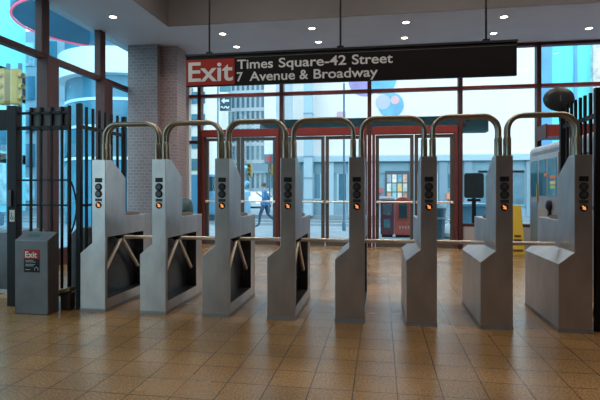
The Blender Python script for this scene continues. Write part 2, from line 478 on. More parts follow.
lg = MB(); lg.tube([(sx1-.038+.022*math.cos(a), y0-.004, .510+.022*math.sin(a)) for a in [k*PI/10 for k in range(-2, 13)]], .004, 6)
lg.build('round_mark', MATS['print_grey'], st)

# ================================================================== fences
def bar_fence(e, pts, post_r, bar_r, rails, ztop, posts):
    pass
gate = empty('iron_gate', (-4.2, 5.34, 0), 'black iron bar gate behind the short Exit box, with wheelchair sign on its post', 'gate')
gy = 5.34
def gx(px): return at(px, 189, gy).x
def tall_box(name, x, y, w, z0, z1, m_, parent, bevel=.003):
    return MB().box(x-w/2, x+w/2, y-w/2, y+w/2, z0, z1).build(name, m_, parent, bevel=bevel)
xp0, xp1 = gx(14.5), gx(72.8)
pm = MB().box(xp0-.062, xp0+.062, gy-.05, gy+.05, 0, 2.42).build('post', IRON, gate, bevel=.004)
MB().box(xp0-.022, xp0+.045, gy-.055, gy-.05, 1.02, 1.16).build('wheelchair_sign', mat('sign_grey', (.62, .60, .56), .5), gate)
wc = MB()
cx_, cz_ = xp0+.010, 1.085
wc.tube([(cx_+.016*math.cos(a), gy-.057, cz_-.020+.016*math.sin(a)) for a in [PI*.75+k*PI/7 for k in range(9)]], .0035, 6)
wc.tube([(cx_-.006, gy-.057, cz_+.022), (cx_-.004, gy-.057, cz_-.006), (cx_+.012, gy-.057, cz_-.008), (cx_+.020, gy-.057, cz_-.030)], .0035, 6)
disc(wc, (cx_-.006, gy-.059, cz_+.034), .007, .003)
wc.build('wheelchair_mark', BLACK, children(gate)[-1])
MB().box(xp0-.035, xp0+.015, gy-.075, gy-.05, 1.20, 1.40).build('lock_box', mat('lock_dark', (.05, .05, .055), .4, .3), gate, bevel=.004)
for px in (31, 41, 51.5, 62):
    tall_box('bar', gx(px), gy, .026, .12, 2.40, IRON, gate)
MB().box(xp1-.06, xp1-.03, gy-.02, gy+.02, .08, 2.41).build('stile', IRON, gate, bevel=.003)
for z, t in ((2.33, .03), (2.15, .045), (1.52, .022), (1.22, .022), (.16, .05)):
    MB().box(xp0+.06, xp1-.03, gy-.013, gy+.013, z-t/2, z+t/2).build('rail', IRON, gate)
MB().box(gx(31.5), gx(66), gy+.016, gy+.03, 2.12, 2.40).build('mesh_plate', mat('plate_grey', (.09, .085, .09), .6), gate)
# latch arm: a curved hand loop on the right post
m = MB(); m.tube([(xp1+.05+.0*k, gy-.06-.0, 1.60-.03*k) if False else (xp1+.02+.07*math.sin(k*PI/8), gy-.06, 1.50-.075*k) for k in range(9)], .010, 8)
m.build('pull_loop', IRON, gate, smooth=True)

lf = empty('side_fence', (gx(0), gy, 0), 'black iron panel at the far left edge of the picture, left of the gate', 'fence')
MB().box(gx(-30), xp0-.07, gy-.02, gy+.02, 2.13, 2.38).build('panel', IRON, lf, bevel=.004)
MB().box(gx(-30), gx(-30)+.08, gy-.04, gy+.04, 0, 2.40).build('post', IRON, lf, bevel=.004)

def return_fence(label, X, ys_, right):
    f = empty('iron_fence', (X, ys_[0], 0), label, 'fence', 'iron fence returns')
    for i, y in enumerate(ys_):
        if i == 0: MB().box(X-.028, X+.028, y-.028, y+.028, 0, 2.42).build('post', IRON, f, bevel=.004)
        elif i == len(ys_)-1: MB().box(X-.028, X+.028, y-.028, y+.028, 0, 2.41).build('post', IRON, f, bevel=.004)
        else: MB().box(X-.014, X+.014, y-.014, y+.014, .1, 2.40).build('bar', IRON, f, bevel=.002)
    for z, t in ((2.15, .045), (1.22, .03), (.16, .05)):
        MB().box(X-.012, X+.012, ys_[0], ys_[-1], z-t/2, z+t/2).build('rail', IRON, f)
    return f
XL = -3.485
return_fence('black iron fence running back from the gate post beside the leftmost turnstile', XL, [atX(p, 100, XL).y for p in (79.5, 86.5, 93, 99.5, 105.5, 111.5, 117.5, 124)], False)
XR = 2.135
yr = [atX(p, 100, XR).y for p in (597.5, 590.6, 585, 580.4, 575.6, 571.5, 567.5, 562.5)]
return_fence('black iron fence running back beside the rightmost turnstile, under the round mirror', XR, yr, True)
rf = empty('iron_fence', (XR+.5, yr[0], 0), 'black iron fence panel at the far right edge, turning away from the turnstiles', 'fence', None)
for k in range(5):
    MB().box(XR+.07+.12*k, XR+.10+.12*k, yr[0]-.015, yr[0]+.015, 0, 2.40).build('bar', IRON, rf, bevel=.002)
for z, t in ((2.15, .045), (1.22, .03), (.16, .05)):
    MB().box(XR+.05, XR+.60, yr[0]-.012, yr[0]+.012, z-t/2, z+t/2).build('rail', IRON, rf)

# brass pedal bar between box and gate post, dark cabinet at the left edge and behind the post
pd = empty('floor_closer', (-3.62, 5.25, 0), 'low dark door closer with brass top on the floor right of the Exit box', 'door closer')
MB().box(-3.68, -3.56, 5.20, 5.31, 0, .20).build('closer_body', mat('closer_dark', (.05, .045, .04), .5, .2), pd, bevel=.01)
MB().prism([(-3.90,.185),(-3.70,.19),(-3.56,.225),(-3.56,.265),(-3.70,.235),(-3.90,.215)], 'y', 5.195, 5.31).build('brass_lever', BRASS, pd, bevel=.004)
c0 = empty('gate_cabinet', (-5.05, 5.85, 0), 'dark grey low cabinet cut by the left edge, behind the gate post', 'cabinet')
pt = at(9.5, 297, 5.95)
MB().prism([(pt.x-.5,.0),(pt.x,.0),(pt.x,.70),(pt.x-.05,.82),(pt.x-.5,.82)], 'y', 5.95, 6.7).build('housing', DSTEEL, c0, bevel=.006)
MB().box(pt.x-.5, pt.x+.004, 5.945, 6.70, 0, .05).build('kick_plate', mat('pale_plinth', (.5, .5, .5), .5), c0)
c1 = empty('gate_motor_case', (-3.63, 5.75, 0), 'narrow dark steel case with slanted top behind the gate post, left of the first turnstile', 'cabinet')
MB().prism([(-3.88,0),(-3.62,0),(-3.62,.93),(-3.77,.93),(-3.88,.82)], 'y', 5.66, 6.2).build('housing', DSTEEL, c1, bevel=.006)
MB().box(-3.883, -3.617, 5.655, 6.203, 0, .05).build('kick_plate', KICK, c1)

# round mirror on the right fence
mr = at(559, 99, yr[-1])
cm = empty('round_mirror', (mr.x, mr.y, mr.z), 'dark round dished mirror on top of the right fence', 'mirror')
rr = .168
m = MB(); m.lathe([(.02,-.05),(rr*.6,-.044),(rr*.9,-.022),(rr,0),(rr,.012),(rr*.9,.03),(rr*.4,.045)], (mr.x, mr.y, mr.z), 'y', 40)
d_ = m.build('dish', mat('mirror_back', (.035, .04, .045), .35), cm, smooth=True); d_.scale = (1.04, 1, .86)
MB().box(mr.x-.006, mr.x+.006, mr.y-.055, mr.y-.035, mr.z-.035, mr.z+.035).build('centre_clip', mat('clip_grey', (.16, .16, .16), .4), cm)
m = MB(); m.tube([(mr.x, mr.y+.03, mr.z), (mr.x+.01, mr.y+.03, mr.z-.15), (XR-.015, mr.y+.02, 2.18)], .012, 8); m.build('bracket', IRON, cm, smooth=True)

# ================================================================== hanging sign
SY = 6.0
pl, pr = at(186, 72, SY), at(517, 57.5, SY)
sz0, sz1 = 2.728, 3.115
sg = empty('hanging_sign', ((pl.x+pr.x)/2, SY, 2.73), 'long black hanging sign with red Exit panel reading Times Square-42 Street 7 Avenue & Broadway', 'sign')
MB().box(pl.x, pr.x, SY, SY+.05, sz0, sz1).build('board', SIGNBLK, sg, bevel=.003)
xr_ = at(234.5, 72, SY).x
MB().box(pl.x+.006, xr_, SY-.004, SY+.001, sz0+.012, sz1-.045).build('red_panel', REDV, sg)
MB().box(pl.x-.01, pr.x+.01, SY-.012, SY+.062, sz1, sz1+.028).build('top_channel', mat('channel', (.05, .05, .055), .4, .5), sg, bevel=.003)
MB().box(xr_+.005, pr.x-.004, SY-.003, SY+.001, sz1-.040, sz1-.034).build('stripe', mat('stripe_grey', (.12, .12, .12), .5), sg)
text_mesh('exit_lettering', 'Exit', SIGNTXT, sg, at(188.5, 72, SY).x, at(233, 72, SY).x, sz0+.065, SY-.004, ycap=.238, bold=.016)
for wd, a_, b_ in (('Times', 237.2, 273), ('Square-42', 278.8, 346.2), ('Street', 352, 392.8)):
    text_mesh('word', wd, SIGNTXT, sg, at(a_, 72, SY).x, at(b_, 60, SY).x, 2.932, SY-.002, ycap=.112, bold=.014)
for wd, a_, b_ in (('7', 236.8, 242.8), ('Avenue', 249.5, 295), ('&', 299.5, 308.3), ('Broadway', 313.6, 377.8)):
    text_mesh('word', wd, SIGNTXT, sg, at(a_, 72, SY).x, at(b_, 60, SY).x, 2.775, SY-.002, ycap=.112, bold=.014)
for px in (209.5, 340.5, 486):
    x = at(px, 30, SY+.025).x
    m = MB(); m.tube([(x, SY+.025, sz1+.028), (x, SY+.025, RZ)], .0125, 10); rd = m.build('rod', IRON, sg, smooth=True)
    MB().box(x-.04, x+.04, SY+.0, SY+.05, sz1+.028, sz1+.05).build('rod_foot', IRON, rd)

# ================================================================== downlights
def make_downlight():
    r = empty('downlight', (0,0,0))
    m = MB(); m.lathe([(.065,-.002),(.065,-.012),(.085,-.012),(.090,0)], (0,0,0), 'z', 28, caps=False); m.build('trim_ring', mat('ring_white', (.75, .74, .72), .4), r, smooth=True)
    m = MB(); m.lathe([(.064,-.010),(.064,-.002)], (0,0,0), 'z', 28); m.build('lens', LAMP, r, smooth=True)
    return r
dl = make_downlight()
DL = [((113, 16.5), 'recessed downlight in the ceiling strip along the left windows'),
      ((222.7, 33.5), 'recessed downlight just right of the left sign rod'),
      ((236.5, 46.5), 'recessed downlight directly above the word Times on the sign'),
      ((312, 28), 'recessed downlight left of the middle sign rod, nearer row'),
      ((318.5, 41.7), 'recessed downlight left of the middle sign rod, just above the sign'),
      ((406, 22), 'recessed downlight right of the middle sign rod, nearer the tray edge'),
      ((404.5, 37.5), 'recessed downlight right of the middle sign rod, just above the sign'),
      ((504, 16.5), 'recessed downlight right of the right sign rod, nearer row'),
      ((493.5, 33), 'recessed downlight close to the right sign rod, above the end of the sign'),
      ((589, 28), 'recessed downlight at the far right, above the teal facade')]
first = True
for (px, py), lab in DL:
    cx, cz = (px-300)/FPX, (189-py)/FPX
    t = (CZ-CAM_H)/cz
    o = dl if first else copy_tree(dl); first = False
    o.location = (t*(cx*cs-sn), min(t*(cx*sn+cs), BY-.3), CZ)
    tag(o, lab, 'ceiling light', 'recessed downlights')
    L = bpy.data.lights.new('downlight_beam', 'SPOT'); L.energy = 45; L.color = (1., .90, .78); L.spot_size = 2.0; L.spot_blend = .6; L.shadow_soft_size = .08
    lo = bpy.data.objects.new('downlight_beam', L); COL.objects.link(lo); lo.location = (o.location.x, o.location.y, CZ-.03)

# ================================================================== wet floor sign
w = empty('wet_floor_sign', (2.96, 11.45, 0), 'yellow folding wet floor sign standing left of the steel booth', 'floor sign')
YEL = mat('yellow_plastic', (.72, .47, .045), .45)
wx = 2.965
for s in (1, -1):
    m = MB()
    y0b, y0t = 11.45-s*.16, 11.45-s*.02
    th = .012
    m.add([(wx-.145,y0b,0),(wx+.145,y0b,0),(wx+.095,y0t,1.05),(wx-.095,y0t,1.05),(wx-.145,y0b+s*th,0),(wx+.145,y0b+s*th,0),(wx+.095,y0t+s*th,1.05),(wx-.095,y0t+s*th,1.05)],
          [(0,1,2,3),(7,6,5,4),(0,4,5,1),(1,5,6,2),(2,6,7,3),(3,7,4,0)])
    m.build('panel', YEL, w, bevel=.004)
m = MB()
def wp(u, z): return (wx+u, 11.45-.16+.14*z/1.05-.004, z)
for z, hw in ((.36, .07), (.27, .085), (.05, .10)):
    m.add([wp(-hw, z), wp(hw, z), wp(hw, z+.05), wp(-hw, z+.05)], [(0,1,2,3)])
m.build('printed_warning', mat('print_brown', (.10, .05, .02), .5), w)

# ================================================================== stainless booth
BXX = 3.22
bo = empty('steel_booth', (4.2, 9.6, 0), 'stainless steel booth with blue windows and coloured stickers behind the right turnstile', 'booth')
BST = mat('booth_steel', (.38, .37, .40), .36, .55, .12, 4., .04)
m = MB(); prof = [(BXX,0),(5.4,0),(5.4,2.31)]
prof += [(BXX+.12+.12*math.cos(a), 2.19+.12*math.sin(a)) for a in [PI/2+k*PI/12 for k in range(7)]]
m.prism(prof, 'y', 8.0, 11.35); m.build('body', BST, bo, bevel=.01)
GLW = mat('booth_window', (.03, .16, .24), .12, .0, .3, 3., spec=.8)
def bface(name, ya, yb, z0, z1, mt, d=.008, parent=None, bevel=.003):
    return MB().box(BXX-d, BXX+.002, ya, yb, z0, z1).build(name, mt, parent or bo, bevel=bevel)
dr = bface('door', 9.58, 10.72, .06, 2.10, mat('booth_door', (.42, .41, .44), .33, .6, .1, 4.), .02)
bface('door_window', 10.22, 10.66, 1.28, 2.00, GLW, .026, dr)
bface('door_window', 9.64, 10.14, 1.28, 2.00, GLW, .026, dr)
MB().box(BXX-.05, BXX-.02, 10.70, 10.75, 1.14, 1.50).build('door_handle', BRASS, dr, bevel=.004)
bface('side_window', 10.84, 11.26, 1.25, 2.0, GLW)
bface('lower_panel', 10.84, 11.26, .12, 1.15, mat('booth_panel_blue', (.16, .26, .36), .3, .5))
bface('front_window', 8.2, 9.45, 1.2, 2.0, GLW)
for k in range(4): bface('vent', 9.6, 11.2, 2.115+.018*k, 2.123+.018*k, DSTEEL, .004)
bface('sticker', 10.16, 10.32, 1.66, 1.72, mat('sticker_orange', (.8, .2, .06), .5), .03)
bface('sticker', 9.68, 9.98, 1.61, 1.67, MATS['sticker_orange'], .03)
bface('sticker', 9.70, 9.98, 1.50, 1.56, mat('sticker_yellow', (.75, .7, .2), .5), .03)
bface('sticker', 9.70, 9.98, 1.42, 1.48, mat('sticker_green', (.35, .6, .2), .5), .03)
m = MB(); m.lathe([(.10,0),(.10,-.05),(.07,-.07)], (BXX-.02, 9.98, 1.10), 'x', 20); ph = m.build('speaker', BLACK, bo, smooth=True)
MB().box(BXX-.06, BXX-.0, 9.93, 10.03, .86, 1.04).build('speaker_box', BLACK, bo, bevel=.01)

# ================================================================== the street outside
GZ = -.08
PAVE = mat('pavement', (.23, .29, .33), .8, 0, .12, 1.2)
ASPH = mat('asphalt', (.12, .17, .20), .85, 0, .15, 1.5)
m = MB(); m.box(-60, 60, 12.26, 19.6, -.4, GZ); m.box(-10.5, LX-.21, -30, 12.26, -.4, GZ)
struct(m.build('pavement', PAVE))
m = MB(); m.box(-120, 90, -60, 150, -.6, -.25); struct(m.build('street_ground', ASPH))
struct(MB().box(-18, 60, 27.5, 60, -.3, GZ).build('pavement', PAVE))
for k in range(3):
    tag(MB().box(-25, 40, 21.2+2.4*k, 21.32+2.4*k, -.25, -.246).build('road_line', mat('road_white', (.6, .62, .62), .7), origin=(0, 21.2+2.4*k, -.25)),
        ['pale painted road line nearest the station', 'pale painted road line in the middle of the street', 'pale painted road line nearest the blue shopfronts'][k], 'road marking')

# shopfront building across the street
BLUE1 = mat('blue_wall', (.17, .31, .38), .7, 0, .08, .8)
BLUE2 = mat('blue_trim', (.18, .29, .36), .6)
BLUE3 = mat('blue_glass', (.06, .16, .22), .15, 0, .3, 1.5)
PALE = mat('pale_blue', (.34, .50, .58), .6)
FY = 28.0
fx = lambda p: at(p, 189, FY).x
fz = lambda p, y: at(p, y, FY).z
sh = empty('shop_building', (fx(400), FY, GZ), 'pale blue single storey row of shopfronts across the street', 'building')
xa, xb = fx(284), fx(640)
MB().box(xa, xb, FY, FY+5, GZ, 3.05).build('wall', BLUE1, sh)
MB().box(xa-.1, xb, FY-.25, FY+.2, 2.95, 3.3).build('cornice', PALE, sh, bevel=.03)
MB().box(xa, xb, FY-.06, FY+.1, 2.30, 2.40).build('string_course', BLUE2, sh)
MB().box(xa, xb, FY-.08, FY+.1, GZ, .35).build('plinth', BLUE2, sh)
for p in (297, 330, 352, 375, 414, 443, 468, 500, 530):
    MB().box(fx(p)-.22, fx(p)+.22, FY-.12, FY+.1, GZ, 2.95).build('pilaster', PALE if p in (330, 352, 375) else BLUE2, sh, bevel=.02)
for p0, p1, y0, y1 in ((304, 310, 172, 200), (313, 322, 172, 200), (337, 348, 172, 202), (420, 438, 172, 204), (446, 462, 172, 190), (476, 494, 168, 206), (505, 526, 168, 206), (540, 556, 168, 206)):
    f_ = MB().box(fx(p0), fx(p1), FY-.05, FY+.1, fz(p0, y1), fz(p0, y0)).build('window', PALE if p0 < 440 else BLUE2, sh)
    MB().box(fx(p0)+.1, fx(p1)-.1, FY-.06, FY, fz(p0, y1)+.1, fz(p0, y0)-.1).build('pane', mat('pale_glass', (.10, .24, .33), .3) if p0 < 330 else BLUE3, f_)
sw = MB().box(fx(385), fx(409), FY-.07, FY+.1, fz(390, 203), fz(390, 171)).build('poster_window', mat('dark_frame', (.07, .09, .11), .4), sh)
cols = [(.55,.32,.15),(.2,.5,.62),(.7,.62,.45),(.45,.25,.2),(.6,.65,.6),(.25,.45,.5),(.72,.5,.2),(.5,.55,.5),(.3,.35,.42),(.7,.68,.6),(.15,.35,.5),(.6,.4,.3)]
x0_, x1_, z0_, z1_ = fx(386.5), fx(407.5), fz(390, 201), fz(390, 174)
k = 0
for r_ in range(3):
    for c_ in range(4):
        ww, hh = (x1_-x0_)/4, (z1_-z0_)/3
        MB().box(x0_+c_*ww+.03, x0_+(c_+1)*ww-.03, FY-.085, FY-.06, z0_+r_*hh+.03, z0_+(r_+1)*hh-.03).build('poster', mat('poster_%d' % k, cols[k], .6, 0, .3, 6.), sw); k += 1
MB().box(fx(377.5), fx(382.5), FY-.14, FY, fz(380, 193), fz(380, 188)).build('red_notice', mat('notice_red', (.5, .10, .12), .5), sh)
MB().box(fx(446), fx(458), FY-.20, FY, fz(450, 199), fz(450, 193)).build('orange_notice', mat('notice_orange', (.8, .25, .13), .5), sh)
# big white billboard wall over the shops
WALLW = mat('billboard_white', (.70, .685, .67), .7, 0, .03, .3)
bb = empty('billboard', (fx(420), FY+.6, 3.3), 'huge white billboard wall with purple and blue bubbles above the shopfronts', 'billboard')
MB().box(fx(291), fx(538), FY+.6, FY+1.4, 3.3, 13.5).build('board', WALLW, bb)
def blob(px, py, r, m_, d):
    c = at(px, py, FY+.6-d)
    q = MB(); disc(q, (c.x, FY+.6-d, c.z), r, d+.01, 'y', 36); return q.build('bubble', m_, bb)
blob(365, 80, .95, mat('bubble_purple', (.30, .26, .52), .6, 0, .2, 1.), .02)
blob(382, 80, .80, mat('bubble_cyan', (.12, .38, .55), .6, 0, .2, 1.), .03)
blob(391, 105, .72, mat('bubble_blue', (.14, .38, .58), .6, 0, .2, 1.), .04)
blob(383, 102, .42, mat('bubble_pale', (.42, .46, .62), .6), .05)
blob(395, 100, .25, mat('bubble_pink', (.62, .42, .46), .6), .06)
MB().box(fx(336), fx(345), FY+.57, FY+.62, fz(340, 116), fz(340, 110)).build('small_panel', mat('panel_mauve', (.48, .36, .42), .6), bb)
MB().box(fx(291), fx(538), FY+.5, FY+.62, fz(400, 156.5), fz(400, 153)).build('lower_edge', mat('edge_grey', (.66, .66, .68), .6), bb)
pc = empty('pale_tower', (fx(308), FY-.8, GZ), 'pale blue column of a building at the left edge of the white billboard', 'building')
MB().box(fx(306), fx(314), FY-.9, FY-.3, GZ, 13).build('shaft', PALE, pc)
for k in range(10): MB().box(fx(306)-.02, fx(314)+.02, FY-.93, FY-.3, .8+1.2*k, .87+1.2*k).build('joint', BLUE2, pc)
# teal tower at far right and pale block
tb = empty('teal_building', (24, 34, GZ), 'bright teal and blue building behind the round mirror at upper right', 'building')
ty = 34.
tx = lambda p: at(p, 189, ty).x
MB().box(tx(541), tx(552), ty, ty+6, GZ, 17).build('blue_face', mat('deep_blue', (.10, .34, .66), .5, 0, .2, .6), tb)
MB().box(tx(552), tx(592), ty+.2, ty+6, GZ, 17).build('teal_face', mat('teal_face', (.12, .66, .70), .5, 0, .15, .4), tb)
MB().box(tx(575), tx(578), ty+.1, ty+6, GZ, 17).build('blue_strip', MATS['deep_blue'], tb)
MB().box(tx(592), tx(640), ty-.2, ty+6, GZ, 17).build('stone_face', mat('stone_face', (.55, .55, .55), .7, 0, .3, 3.), tb)

# office tower far left through the doors
oy = 48.
ox = lambda p: at(p, 189, oy).x
oz = lambda p, y: at(p, y, oy).z
ot = empty('office_tower', (ox(240), oy, GZ), 'tall grey blue office tower with vertical window strips seen beyond the first doors', 'building')
MB().box(ox(206), ox(276), oy, oy+10, GZ-.2, 26).build('wall', mat('tower_wall', (.30, .39, .44), .7, 0, .1, .3), ot)
TWD = mat('tower_glass', (.05, .13, .18), .2, 0, .3, .5)
for k in range(14):
    xx = ox(207.5+4.9*k)
    MB().box(xx, xx+.26, oy-.05, oy+.1, 1.5, 25.5).build('window_strip', TWD, ot)
for k in range(12):
    MB().box(ox(206), ox(276), oy-.08, oy+.1, 4.0+1.75*k, 4.35+1.75*k).build('floor_band', mat('tower_band', (.36, .44, .48), .7), ot)
MB().box(ox(206), ox(276), oy-.3, oy+.1, 3.0, 3.9).build('canopy', BLUE2, ot)
MB().box(ox(265), ox(276), oy-.3, oy, 4, 26).build('corner_stack', mat('pale_stack', (.68, .72, .74), .7), ot)
pb = empty('pale_building', (ox(290), 60, GZ), 'pale grey building between office tower and white billboard', 'building')
q52 = lambda p: at(p, 189, 60).x
MB().box(q52(276), q52(310), 60, 66, GZ-.2, 26).build('wall', mat('pale_grey_wall', (.62, .68, .72), .7, 0, .1, .4), pb)
for k in range(3):
    for j in range(8): MB().box(q52(279+9*k), q52(283+9*k), 59.9, 60.1, 3+2.6*j, 4.6+2.6*j).build('window', TWD, pb)
# pale shop wing left of the tower, behind the brick pillar
lw = empty('corner_store', (at(200, 189, 40).x, 40, GZ), 'pale cream and blue corner store just right of the brick pillars', 'building')
q40 = lambda p: at(p, 189, 40).x
MB().box(q40(176), q40(207), 40, 46, GZ-.2, 12).build('wall', mat('cream_wall', (.68, .70, .66), .7, 0, .1, .4), lw)
for j in range(5): MB().box(q40(178), q40(205), 39.9, 40.1, 3.0+1.9*j, 4.0+1.9*j).build('window_band', BLUE3, lw)
MB().box(q40(176), q40(207), 39.4, 40.1, 2.1, 2.7).build('awning', mat('awning_yellow', (.62, .50, .15), .6), lw)
# vertical street banner
bn = empty('banner_sign', at(225.5, 104, 24), 'dark blue hanging street sign with white marks in front of the office tower', 'sign')
p0, p1 = at(219.8, 111, 24), at(231, 97, 24)
sbn = MB().box(p0.x, p1.x, 23.95, 24.05, p0.z, p1.z).build('panel', mat('banner_blue', (.015, .07, .11), .4), bn, bevel=.02)
w_ = p1.x-p0.x; h_ = p1.z-p0.z
mk = MB()
mk.prism([(p0.x+.15*w_,p0.z+.72*h_),(p0.x+.45*w_,p0.z+.94*h_),(p0.x+.45*w_,p0.z+.50*h_)], 'y', 23.93, 23.96)
mk.box(p0.x+.45*w_, p0.x+.85*w_, 23.93, 23.96, p0.z+.64*h_, p0.z+.80*h_)
mk.build('white_arrow', mat('mark_white', (.75, .85, .88), .5), bn)
mk = MB(); mk.tube([(p0.x+(.12+.076*k)*w_, 23.94, p0.z+(.24+.07*math.sin(k*1.4))*h_) for k in range(11)], .03, 6); mk.build('white_script', MATS['mark_white'], bn)
pu = at(225.5, 89, 24)
MB().box(p0.x, p1.x, 23.95, 24.05, pu.z-.13, pu.z+.35).build('upper_panel', mat('banner_teal', (.08, .25, .30), .4), bn)
m = MB(); m.tube([(p0.x-.1, 24, p1.z+.75), (p0.x-.1, 24, GZ-.17)], .05, 10); m.build('pole', BLUE2, bn)

# street poles and signals
def pole(px, Y, zt, r, label, m_):
    x = at(px, 189, Y).x
    e_ = empty('street_pole', (x, Y, GZ), label, 'pole')
    m = MB(); m.tube([(x,Y,GZ),(x,Y,zt)], r, 12); m.build('shaft', m_, e_, smooth=True)
    m = MB(); m.lathe([(r*2,GZ),(r*2,GZ+.25),(r*1.2,GZ+.35)], (x,Y,0), 'z', 14); m.build('pole_base', m_, e_, smooth=True)
DBLUE = mat('dark_blue_paint', (.08, .19, .27), .5)
pole(344, 17.6, 5.2, .035, 'thin dark blue street pole on the pavement outside the middle doors', DBLUE)
SIGY = mat('signal_yellow', (.36, .25, .06), .5)
def signal(px, py, Y, h, label, mast_px=None, heads=1, face=(0,-1), group=None, wf=.30):
    c = at(px, py, Y)
    e_ = empty('traffic_light', (c.x, c.y, GZ), label, 'traffic light', group)
    w_ = h*wf
    x_ = c.x
    MB().box(x_-w_/2, x_+w_/2, Y-w_/2, Y+w_/2, c.z-h/2, c.z+h/2).build('housing', SIGY, e_, bevel=h*.03)
    for k in range(3):
        z = c.z+h*(.31-.31*k)
        m = MB()
        # hood: a half tube over each lens
        seg = 10; L_ = w_*.5; r_ = w_*.40
        vs = []; fs = []
        for t in (0, 1):
            for rad in (r_, r_*.9):
                for s_ in range(seg+1):
                    a = -.5+ (PI+1.0)*s_/seg
                    ux, uz = rad*math.cos(a), rad*math.sin(a)
                    if face == (0,-1): vs.append((x_+ux, Y-w_/2-t*L_, z+uz))
                    else: vs.append((x_+w_/2+t*L_, Y+ux, z+uz))
        n_ = seg+1
        for s_ in range(seg):
            fs += [(s_,s_+1,2*n_+s_+1,2*n_+s_), (n_+s_+1,n_+s_,3*n_+s_,3*n_+s_+1), (2*n_+s_,2*n_+s_+1,3*n_+s_+1,3*n_+s_)]
        m.add(vs, fs); m.build('visor', SIGY, e_)
        m = MB(); ax_ = 'y' if face == (0,-1) else 'x'
        if ax_ == 'y': disc(m, (x_, Y-w_/2-.02, z), r_*.85, .03, 'y', 20)
        else: disc(m, (x_+w_/2-.01, Y, z), r_*.85, .03, 'x', 20)
        m.build('lens', mat('signal_lens_%d' % k, [(.20,.02,.02),(.25,.16,.02),(.02,.16,.10)][k], .25), e_)
    mx_ = x_ if mast_px is None else at(mast_px, py, Y+.25).x
    m = MB(); m.tube([(mx_, Y+w_/2+.06, GZ-.15), (mx_, Y+w_/2+.06, c.z+h*.7)], .06, 10)
    m.tube([(mx_, Y+w_/2+.06, c.z), (x_, Y+w_/2-.01, c.z)] if abs(mx_-x_) > .05 else [(mx_, Y+w_/2+.06, c.z), (mx_, Y+w_/2-.02, c.z)], .035, 8)
    m.build('mast', DBLUE, e_)
signal(250, 170, 33, .95, 'small yellow traffic light to the left above the walking person', 246)
signal(270.5, 168, 33, 1.0, 'small yellow traffic light to the right above the walking person', 274)
signal(16, 87, 13.8, 1.12, 'big yellow traffic light with visors at the left edge, right one of the pair', None, face=(1,0), wf=.22)
signal(3.5, 87, 13.8, 1.12, 'big yellow traffic light at the left edge, left one of the pair', None, face=(0,-1), wf=.26)
hs = at(269, 159, 30)
h_s = empty('pedestrian_signal', (hs.x, hs.y, GZ), 'small dark pedestrian signal box with a red hand, above the walking person', 'signal')
MB().box(hs.x-.28, hs.x+.28, 30-.12, 30+.12, hs.z-.3, hs.z+.3).build('housing', DBLUE, h_s, bevel=.02)
MB().box(hs.x-.17, hs.x+.17, 30-.14, 30-.11, hs.z-.2, hs.z+.18).build('red_hand', mat('hand_red', (.5, .06, .05), .5), h_s)
m = MB(); m.tube([(hs.x, 30.16, GZ-.16), (hs.x, 30.16, hs.z+.3)], .05, 8); m.build('pole', DBLUE, h_s)
# curved cyan street lamp
cl = at(241, 176, 22.5)
cb_ = empty('curved_sculpture', (cl.x, cl.y, GZ), 'curved light blue ring shaped street fixture left of the walking person', 'street fixture')
m = MB(); m.tube([(cl.x+.45*math.cos(a), 22.5, cl.z+.45*math.sin(a)) for a in [k*2*PI/16+.9 for k in range(13)]], .10, 10); m.build('ring', mat('ring_blue', (.15, .5, .68), .5), cb_, smooth=True)
m = MB(); m.tube([(cl.x-.2, 22.5, cl.z-.40), (cl.x-.2, 22.5, GZ-.17)], .09, 10); m.build('stem', MATS['ring_blue'], cb_, smooth=True)

# teal canopy strip outside over the doors
cn = empty('outside_canopy', (at(370, 189, 13.0).x, 13.0, 2.9), 'dark teal canopy band outside, just above the red door headers', 'canopy')
ca, cbx = at(262, 189, 13.0).x, at(486.5, 189, 13.0).x
MB().box(ca, cbx, 12.75, 13.1, 2.84, 3.25).build('fascia', mat('teal_dark', (.035, .12, .15), .5), cn, bevel=.01)
for x in (ca+.6, (ca+cbx)/2, cbx-.6): MB().box(x-.03, x+.03, 12.19, 12.76, 3.0, 3.06).build('bracket', FRAME, cn)

